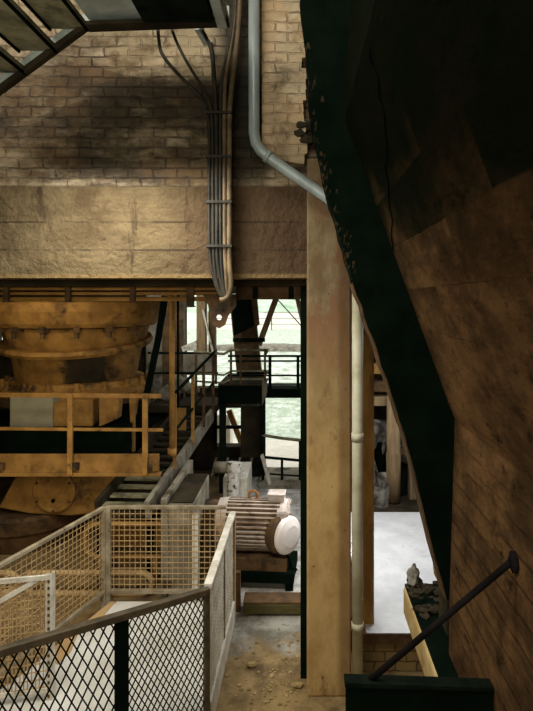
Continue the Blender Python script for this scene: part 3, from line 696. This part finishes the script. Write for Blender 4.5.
tag(MB().box(X(242,9.1), X(262,9.1), 8.9, 9.18, 0, Z(405,9.0)).build('dark_pillar', 'darkconc'), 'dark brown pier between the low window and the bright opening', 'pillar')  # dark panel added to darken this part of the back wall
t = thing('floor_grating', 'dark slotted grating panel in the shade under the low window', 'grating', W(235,460,8.7))
for k in range(12): MB().bar(W(216+4*k,458,8.9), W(212+4*k,476,8.3), .03, .02).build('slat', 'conc' if k % 3 == 0 else 'dark', t)

# ------------------------------------------------------------------ electric motor
ang = math.radians(-4)
ax = Vector((math.cos(ang), math.sin(ang), .0)).normalized(); mc = W(269,524,5.62)
t = thing('electric_motor', 'large dusty finned electric motor with a pale round end cover', 'motor', (mc.x,mc.y,.0))
side = Vector((0,0,1)).cross(ax).normalized(); up = ax.cross(side).normalized()
prof = []; NF = 34
for k in range(NF):
    a0 = 2*PI*k/NF; w = 2*PI/NF
    for da, r in ((0,.195),(.52*w,.195),(.60*w,.252),(.92*w,.252)): prof.append((a0+da, r))
def ring(off_, sc): return [mc+ax*off_+(side*math.cos(a)+up*math.sin(a))*r*sc for a, r in prof]
b = MB(); b.prism(ring(-.40,1), ax*.53); b.build('finned_body', 'motor', t)
MB().lathe([(.20,-.52),(.24,-.50),(.255,-.40)], mc, ax, 40).build('rear_bell', 'motor', t)
fb_ = MB().lathe([(.235,.11),(.252,.125),(.252,.15),(.225,.19),(.17,.21)], mc, ax, 40).build('front_bell', 'motorend', t)
dn = Vector((math.cos(math.radians(-38)), math.sin(math.radians(-38)), 0))
cc_ = mc+ax*.12+Vector((0,-.13,-.03))
ec_ = MB().lathe([(.165,.06),(.178,.075),(.178,.10),(.165,.12),(.10,.145),(.03,.15)], cc_, dn, 36).build('end_cover', 'coverpale', t)
MB().lathe([(.17,-.06),(.195,-.02),(.195,.04),(.17,.062)], cc_, dn, 36).build('cover_ring', 'rust', ec_)  # brown ring put in for the shadow band behind the cover
for k in range(4):
    a = PI/4+k*PI/2
    c = mc+(side*math.cos(a)+up*math.sin(a))*.235
    MB().lathe([(.04,.10),(.04,.19),(.026,.21)], c, ax, 10).build('bell_lug', 'motorend', fb_)
q = mc+ax*.0+up*.25
tbx = MB().bar(q+up*.025, q+ax*.16+up*.025, .15, .07).build('terminal_box', 'motorend', t, bevel=.01)
MB().bar(q-ax*.008+up*.066, q+ax*.168+up*.066, .165, .016).build('lid', 'motorend', tbx, bevel=.003)
q = mc-ax*.16+up*.25
MB().tube(arc(q+up*.035, .045, 0, 2*PI, ax, up, 18)[:-1], .013, 8, closed=True).build('lifting_eye', 'orangerust', t)
MB().bar(mc-ax*.34-up*.31, mc+ax*.20-up*.31, .44, .13).build('foot_block', 'rust', t, bevel=.008)
MB().bar(mc-ax*.40-up*.42, mc+ax*.27-up*.42, .50, .10).build('bed_plate', 'black', t, bevel=.006)
tb = mc.z-.46
for s1 in (-.34,.22):
    for s2 in (-.18,.18):
        c = mc+ax*s1+side*s2
        MB().box(c.x-.04, c.x+.04, c.y-.04, c.y+.04, 0, tb+.02).build('leg', 'black', t)
tag(MB().tube(smooth_path([W(281,548,5.4), W(288,556,5.42), W(291,566,5.45), W(297,570,5.45)]), .014, 8).build('motor_cable', 'black'), 'short black cable hanging below the motor end cover', 'cable')
tag(MB().box(X(202,5.75), X(216,5.75), 5.7, 5.95, 0, Z(505,5.75)).build('coupling_guard', 'rust', bevel=.02), 'brown coupling guard at the left end of the motor', 'guard')

# timber step on the floor and its post
t = thing('timber_step', 'olive timber plank step lying on the floor before the motor', 'step', W(270,616,4.95))
MB().box(X(243,4.95), X(302,4.95), 4.95, 5.13, .02, .105).build('plank', 'olivewood', t, bevel=.008)
MB().box(X(243,4.95), X(302,4.95), 4.955, 5.13, .105, .125).build('tread_board', 'rust', t, bevel=.004)
for px in (247, 294): MB().box(X(px,4.97), X(px+6,4.97), 4.97, 5.12, 0, .02).build('bearer', 'olivewood', t)
tag(MB().box(X(235.5,5.0)-.01, X(241,5.0)-.01, 5.02, 5.08, 0, Z(574,5.0)).build('short_stake', 'rust'), 'short brown stake beside the fence corner by the plank step', 'stake')

# rubble
rb = MB(); rg = random.Random(21)
for k in range(190):
    px, py = rg.gauss(282,26), rg.gauss(688,26)
    if not (224 < px < 332 and py > 640): continue
    Y = F*EYE/(py-VY); q = W(px, py, Y)
    if q.x > X(300,3.95) and Y > 3.85: continue
    r = rg.uniform(.004,.015)
    rb.blob(q+Vector((0,0,r*.3)), r, k, 1, (1.3,1,.6), .8)
stuff(rb.build('rubble', 'chips'), 'small pale plaster chips scattered on the earth floor by the column', 'rubble')
for k, (px, py, lab) in enumerate(((252,662,'pale plaster lump on the earth floor left of centre'),(298,682,'flat plaster shard at the foot of the column'),(318,686,'second plaster shard close against the column foot'))):
    Y = F*EYE/(py-VY); q = W(px, py, Y)
    tag(MB().blob(q+Vector((0,-.06,.02)), .024, k+3, 2, (1.6,.9,.6), .8).build('plaster_lump', 'chips'), lab, 'rubble')

# ------------------------------------------------------------------ mesh fences
def diamond(p, q, z0, z1, pu, pv, r):           # expanded-mesh infill between posts, wires clipped to the panel
    p, q = Vector(p), Vector(q); L = (q-p).length; d = (q-p)/L; H = z1-z0; mb = MB(); sl = pv/pu
    P3 = lambda u, v: p+d*u+Vector((0,0,z0+v-p.z))
    n = int((L+H/sl)/pu)+2
    for s_ in (1,-1):
        for k in range(-1, n):
            u0 = k*pu-(H/sl if s_ == 1 else 0) if s_ == 1 else k*pu
            a = (u0, 0.0); b = (u0+s_*H/sl, H)
            lo, hi = 0.0, 1.0
            du = b[0]-a[0]
            for lim, sg in ((0.0,1),(L,-1)):
                va, vb = sg*(a[0]-lim), sg*(b[0]-lim)
                if va < 0 and vb < 0: lo, hi = 1, 0
                elif va < 0: lo = max(lo, va/(va-vb))
                elif vb < 0: hi = min(hi, va/(va-vb))
            if hi-lo < .02: continue
            A_ = P3(a[0]+du*lo, H*lo); B_ = P3(a[0]+du*hi, H*hi)
            mb.bar(A_, B_, r*2, r*2, up=d.cross(Vector((0,0,1))))
    return mb
def square(p, q, z0, z1, pitch, r):
    p, q = Vector(p), Vector(q); L = (q-p).length; d = (q-p)/L; mb = MB()
    n = int(L/pitch)
    for k in range(1, n+1):
        a = p+d*(k*L/(n+1)); mb.bar((a.x,a.y,z0), (a.x,a.y,z1), r*2, r*2)
    m = int((z1-z0)/pitch)
    for k in range(1, m+1):
        zq = z0+k*(z1-z0)/(m+1); mb.bar((p.x,p.y+r*1.5,zq), (q.x,q.y+r*1.5,zq), r*2, r*2)
    return mb
ZT = .95
fa = Vector((-1.595,2.977,0)); fb = Vector((-.600,3.597,0)); fd = (fb-fa).normalized(); fa2 = fa-fd*.55
fm = fa+(fb-fa)*.5425
t = thing('front_fence', 'dark diamond-mesh guard fence closest to the viewer', 'fence', (fm.x,fm.y,0))
MB().bar(fa2+Vector((0,0,ZT-.02)), fb+Vector((0,0,ZT-.02)), .05, .045).build('top_rail', 'frontrail', t, bevel=.006)
MB().bar(fa2+Vector((0,0,.12)), fb+Vector((0,0,.12)), .04, .04).build('bottom_rail', 'frontrail', t)
MB().bar(fm+Vector((0,0,0)), fm+Vector((0,0,ZT-.04)), .035, .078, up=fd).build('post', 'black', t, bevel=.004)
MB().bar(fb+Vector((0,0,0)), fb+Vector((0,0,ZT)), .035, .035, up=fd).build('post', 'frontrail', t, bevel=.004)
diamond(fa2, fm-fd*.03, .14, ZT-.04, .058, .115, .0038).build('mesh_infill', 'dark', t)
diamond(fm+fd*.03, fb, .14, ZT-.04, .038, .068, .0032).build('mesh_infill', 'dark', t)
sb_, sc2 = Vector((-.597,3.64,0)), Vector((-.587,4.887,0))
t = thing('side_fence', 'pale diamond-mesh fence running away from the near corner post', 'fence', (-.59,4.2,0))
MB().bar(sb_+Vector((0,0,ZT-.01)), sc2+Vector((0,0,ZT-.01)), .055, .035).build('top_rail', 'framewhite', t, bevel=.005)
MB().bar(sb_+Vector((0.012,0,.095)), sc2+Vector((0.012,0,.095)), .02, .19).build('kick_plate', 'framewhite', t, bevel=.004)
MB().bar(sc2, sc2+Vector((0,0,ZT)), .05, .05, up=(0,1,0)).build('post', 'meshtan', t, bevel=.004)
MB().bar(sb_+(sc2-sb_)*.55, sb_+(sc2-sb_)*.55+Vector((0,0,ZT-.03)), .03, .03, up=(0,1,0)).build('post', 'framegrey', t, bevel=.004)
diamond(sb_, sc2, .17, ZT-.03, .046, .08, .0052).build('mesh_infill', 'framewhite', t)
bl = Vector((X(108.5,5.0),5.0,0)); brr = Vector((X(226,5.0),5.0,0))
t = thing('back_fence', 'tan square-mesh fence panel across the back of the enclosure', 'fence', (-1.2,5.0,0))
MB().bar(bl+Vector((0,0,ZT)), brr+Vector((0,0,ZT)), .035, .03).build('top_rail', 'framegrey', t, bevel=.004)
MB().bar(bl+Vector((0,0,.20)), brr+Vector((0,0,.20)), .035, .035).build('bottom_rail', 'framegrey', t, bevel=.004)
MB().bar(bl, bl+Vector((0,0,ZT+.01)), .04, .045, up=(1,0,0)).build('post', 'framegrey', t, bevel=.004)
c = Vector((X(195,5.02),5.03,0)); MB().bar(c, c+Vector((0,0,Z(514,5.02))), .04, .05, up=(1,0,0)).build('post', 'framewhite', t, bevel=.004)
square(bl, brr, .21, ZT-.01, .0495, .0027).build('mesh_infill', 'meshtan', t)
la = Vector((-2.42,2.86,0)); lb = bl+Vector((-.04,-.02,0))
t = thing('left_fence', 'tan square-mesh fence panel slanting along the left of the enclosure', 'fence', ((la.x+lb.x)/2,(la.y+lb.y)/2,0))
MB().bar(la+Vector((0,0,ZT)), lb+Vector((0,0,ZT)), .035, .03).build('top_rail', 'framegrey', t, bevel=.004)
MB().bar(la+Vector((0,0,.20)), lb+Vector((0,0,.20)), .035, .035).build('bottom_rail', 'framegrey', t, bevel=.004)
MB().bar(lb, lb+Vector((0,0,ZT+.01)), .03, .04, up=(1,0,0)).build('post', 'framegrey', t, bevel=.004)
square(la, lb, .21, ZT-.01, .0495, .0027).build('mesh_infill', 'meshtan', t)
ga = Vector((-2.25,3.33,0)); gb = Vector((X(49,3.74),3.74,0)); ga = gb+Vector((-.62,-.12,0))
t = thing('mesh_gate', 'small pale wire-mesh gate panel with a perforated angle post at left', 'gate', (gb.x,gb.y,.0))
MB().bar(ga+Vector((0,0,ZT)), gb+Vector((0,0,ZT)), .02, .03).build('top_rail', 'framewhite', t)
MB().bar(ga+Vector((0,0,.2)), gb+Vector((0,0,.2)), .02, .03).build('bottom_rail', 'framewhite', t)
gp_ = MB().bar(gb, gb+Vector((0,0,ZT+.02)), .012, .045, up=(1,0,0)).bar(gb+Vector((.02,.02,0)), gb+Vector((.02,.02,ZT+.02)), .045, .006, up=(1,0,0)).build('post', 'framewhite', t)
hl = MB()
for k in range(20): hl.box(gb.x-.006, gb.x+.008, gb.y-.012, gb.y-.006, .06+k*.045, .078+k*.045)
hl.build('post_holes', 'rust', gp_)
gd = (gb-ga).normalized()
MB().bar(ga+Vector((0,-.01,ZT-.30)), gb+Vector((-.05,-.01,ZT)), .012, .03).build('brace', 'framewhite', t)
gm = MB()
for k in range(26): 
    a = ga.lerp(gb, (k+.5)/26); gm.bar(a+Vector((0,0,.2)), a+Vector((0.01,0,ZT)), .006, .006)
for k in range(14):
    z_ = .2+.75*k/14; gm.bar(ga+Vector((0,0,z_)), gb+Vector((0,0,z_+.02)), .006, .006)
gm.build('mesh_infill', 'meshtan', t)

# floor plates within the enclosure
struct(MB().prism([(-2.5,2.4,0),(-1.5,2.4,0),(-.63,3.62,0),(-.63,4.96,0),(-1.62,4.96,0),(-2.02,3.9,0),(-2.5,3.0,0)], (0,0,.13)).build('floor_plate', 'whitefloor'))
struct(MB().prism([(X(109,4.97)+.02,4.95,.131),(X(116,4.97),4.95,.131),(X(101,4.7),4.60,.131),(X(82,4.6),4.55,.131),(X(74,4.3),4.25,.131),(X(58,4.1),4.1,.131),(X(44,4.2),4.2,.131)], (0,0,.004)).build('floor_plate_tan', 'tanplate'))

# ------------------------------------------------------------------ right foreground
t = thing('dark_crossbeam', 'black steel beam at the bottom edge in front of the column', 'beam', (.5,2.33,.9))
MB().prism([W(346,688,2.31), W(494,692,2.31), W(494,760,2.31), W(346,760,2.31)], (0,.03,0)).build('web', 'black', t)
MB().prism([W(345,683,2.30), W(494,688,2.30), W(494,692,2.30), W(345,688,2.30)], (0,.06,0)).build('flange', 'dark', t, bevel=.002)
t = thing('tie_rod', 'dark diagonal tie rod from the crossbeam to a plate on the right wall', 'rod', W(370,682,2.33))
e = Vector((.822, 2.13, Z(562,2.13)))
MB().tube([W(369,681,2.335), e-Vector((.02,0,0))], .013, 10).build('rod', 'rod', t)
MB().lathe([(.042,0),(.042,.012),(.026,.02)], e+Vector((-.002,0,0)), (-1,0,0), 8).build('wall_plate', 'rod', t)
struct(MB().box(.69, 1.2, 2.66, 3.75, .70, .89).build('trim_2', 'beamlit', bevel=.02), 'cream concrete beam stub under the sloping wall')  # lit side put in as cream colour, dark top as a black layer
struct(MB().box(.70, 1.2, 2.66, 3.74, .89, .905).build('trim_3', 'black'))
struct(MB().prism([(.83,3.16,.905),(.83,3.35,.905),(.83,3.35,1.25),(.83,3.16,1.6)], (.3,0,0)).build('trim_4', 'darkconc'))
rb = MB(); rg = random.Random(4)
for k in range(46):
    rb.blob(Vector((rg.uniform(.71,.92), rg.uniform(3.35,3.73), .905+abs(rg.gauss(0,.035)))), rg.uniform(.012,.034), k+50, 1, (1.2,1,.7), .9)
stuff(rb.build('broken_concrete', 'darkconc'), 'crumbled dark concrete heaped at the end of the beam stub', 'rubble')
mbp = MB()
for k, (a_, b_, r_, sq) in enumerate(((413,577,.048,1.5),(410,586,.034,1.0))): mbp.blob(W(a_, b_, 3.71), r_, 77+k, 3, (.75,.7,sq), .55)
tag(mbp.build('concrete_lump', 'scrapw'), 'pale jagged concrete lump perched on the end of the beam stub', 'rubble')
tag(MB().prism([W(428,500,3.4), W(436,500,3.4), W(447,592,3.4), W(437,580,3.4)], (0,.08,0)).build('rusty_angle', 'timber'), 'reddish brown plank below the black rib', 'plank')
# thin wire hanging down the sloping wall
def onwall(px, py):
    d = Vector(((px-VX)/F, 1, -(py-VY)/F))
    best = None
    for (x0, z0), (x1, z1) in zip(PR[:-1], PR[1:]):
        # (X,Z) on segment: cross((p-p0),(p1-p0)) = 0
        ex, ez = x1-x0, z1-z0
        den = d.x*ez-d.z*ex
        if abs(den) < 1e-6: continue
        s_ = (x0*ez-(z0-EYE)*ex)/den
        zz_ = EYE+d.z*s_
        if s_ > 0 and min(z0,z1)-1e-3 <= zz_ <= max(z0,z1)+1e-3 and (best is None or s_ < best): best = s_
    return Vector((d.x*best, d.y*best, EYE+d.z*best)) if best else None
wp = [onwall(a, b) for a, b in ((362,33),(370,48),(372,62),(379,78),(380,96),(385,112),(386,130),(388,150),(386,166),(389,185),(390,205),(393,220),(392,235),(394,250))]
tag(MB().tube(smooth_path([p+Vector((-.004,0,-.002)) for p in wp if p]), .003, 6).build('hanging_wire', 'black'), 'thin black wire hanging in waves down the sloping wall', 'wire')

# ------------------------------------------------------------------ store bay behind the white floor
tag(MB().tube([W(393.5,396,7.0), W(393.5,452,7.0), W(393.5,453,7.0), W(393.5,501,7.0)], [.085,.085,.092,.088], 16).build('round_post', 'timber2'), 'round pale post standing behind the white floor', 'post')
t = thing('rack_frame', 'brown beam rack above the round post behind the white floor', 'rack', (1.1,7.1,.3))
for y0, y1, m in ((352,358,'rust'),(364,374,'timber'),(382,392,'rust'),(397,406,'timber2')):
    MB().box(X(364,7.1), X(440,7.1), 7.1, 7.3, Z(y1,7.1), Z(y0,7.1)).build('beam', m, t, bevel=.006)
MB().box(X(410,7.1), X(417,7.1), 7.1, 7.25, .27, Z(406,7.1)).build('upright', 'timber2', t)
MB().box(X(430,7.1), X(438,7.1), 7.1, 7.25, .27, Z(406,7.1)).build('upright', 'rust', t)
MB().box(X(366,7.1), X(369,7.1), 7.1, 7.25, .27, Z(352,7.1)).build('upright', 'rust', t)
MB().box(X(398,7.1), X(412,7.1), 7.12, 7.2, Z(455,7.1), Z(450,7.1)).build('crossbar', 'rust', t)
rg = random.Random(8)
labs = ['bent pale sheet scrap at the left under the rack beams','crumpled dark sheet scrap left of the round post','twisted pale strip lying at the edge of the white floor','black lump of scrap behind the round post','pale torn scrap right of the round post','dark folded scrap between the round post and upright','flat pale scrap low beside the round post foot','black heap of scrap at the left jamb']
spots = [(377,428,7.3,'scrapw'),(381,450,7.25,'black'),(378,478,7.0,'scrapw'),(388,440,7.8,'black'),(404,440,7.5,'scrapw'),(404,470,7.3,'dark'),(382,495,6.85,'scrapw'),(374,465,7.35,'black')]
for k, ((px, py, Y, m), lab) in enumerate(zip(spots, labs)):
    q = W(px, py, Y); mb = MB(); n = 9; hgt = q.z+.10-.27; vs = []; fs = []; wd = rg.uniform(.10,.16); lean = rg.uniform(-.15,.15)
    for j in range(n+1):
        for i in range(n+1):
            u, v = i/n-.5, j/n
            d = Vector((u*2.3+k*5, v*3*hgt+k, k*1.3))
            vs.append((q.x+u*2*wd+.07*pnoise(d)+lean*(v-.5)*.6, Y+.12*pnoise(d+Vector((9,0,0)))+.05*v, .27+v*hgt+.05*pnoise(d+Vector((0,7,0)))*(v > .05)))
    for j in range(n):
        for i in range(n): fs.append((j*(n+1)+i, j*(n+1)+i+1, (j+1)*(n+1)+i+1, (j+1)*(n+1)+i))
    mb.add(vs, fs); tag(mb.build('metal_scrap', m), lab, 'scrap', 'scrap heap behind the white floor')

# ------------------------------------------------------------------ light
def area(name, loc, aim, size, size_y, power, col):
    l = bpy.data.lights.new(name, 'AREA'); l.shape = 'RECTANGLE'; l.size = size; l.size_y = size_y; l.energy = power; l.color = col
    o = bpy.data.objects.new(name, l); COL.objects.link(o); o.location = loc
    o.rotation_euler = (Vector(aim)-Vector(loc)).to_track_quat('-Z', 'Y').to_euler(); return o
area('roof_light', (-2.0,.5,7.0), (-.9,4,4.2), 3.4, 1.6, 245, (1,.95,.86))
area('hall_light', (-.9,-2.4,3.2), (-.7,5,1.2), 2.4, 1.6, 84, (1,.90,.70))
area('machine_light', (-2.75,5.7,2.86), (-2.8,6.5,1.4), 2.0, .2, 6.5, (1,.84,.56))  # added lamp under the slab, raking down over the round machine
area('casting_light', (-2.3,4.3,1.7), (-2.7,6.2,.7), .8, .3, 7, (1,.84,.58))  # added lamp facing away from the camera to brighten the casting
area('bay_light', (1.1,5.4,2.85), (1.0,5.3,0), 1.0, 1.8, 44, (.95,.98,1))  # added lamp in place of daylight on the white floor
area('motor_light', (-.2,6.9,2.4), (-.3,5.7,.3), .6, .6, 9, (.95,.98,1))  # added lamp that brightens the motor from behind
area('dust_light', (.25,5.7,1.3), (-.25,5.35,0), .3, .3, 7, (1,1,.98))  # added lamp hidden behind the column to brighten the pale floor
area('back_light', (-2.3,7.9,2.7), (-2.5,9.2,1.6), 1.4, .3, 22, (.96,1,.95))  # added lamp that lightens the back wall beside the machine
area('enclosure_light', (-1.2,3.2,3.6), (-1.2,4.0,0), .9, .9, 56, (1,.97,.90))  # added lamp that brightens the fenced floor from above
area('stair_light', (-1.3,1.6,3.3), (-1.3,3.2,4.6), .8, .4, 7, (.97,1,.94))  # added lamp from below to lift the tread undersides

w = bpy.data.worlds.new('sky'); scene.world = w; w.use_nodes = True
bg = w.node_tree.nodes['Background']; bg.inputs[0].default_value = (.97,1,.97,1); bg.inputs[1].default_value = 2.1

# ------------------------------------------------------------------ camera
cd = bpy.data.cameras.new('camera'); cam = bpy.data.objects.new('camera', cd); COL.objects.link(cam)
cam.location = (0, 0, EYE); cam.rotation_euler = (PI/2, 0, 0)
cd.sensor_fit = 'AUTO'; cd.sensor_width = 36; cd.lens = F*36/711
cd.shift_x = -(VX-266.5)/711; cd.shift_y = -(355.5-VY)/711
cd.clip_start = .02
scene.camera = cam
for o in scene.objects:
    if '_o' in o: del o['_o']
scene.view_settings.view_transform = 'Standard'
scene.view_settings.look = 'None'
scene.cycles.use_denoising = True
scene.cycles.max_bounces = 6
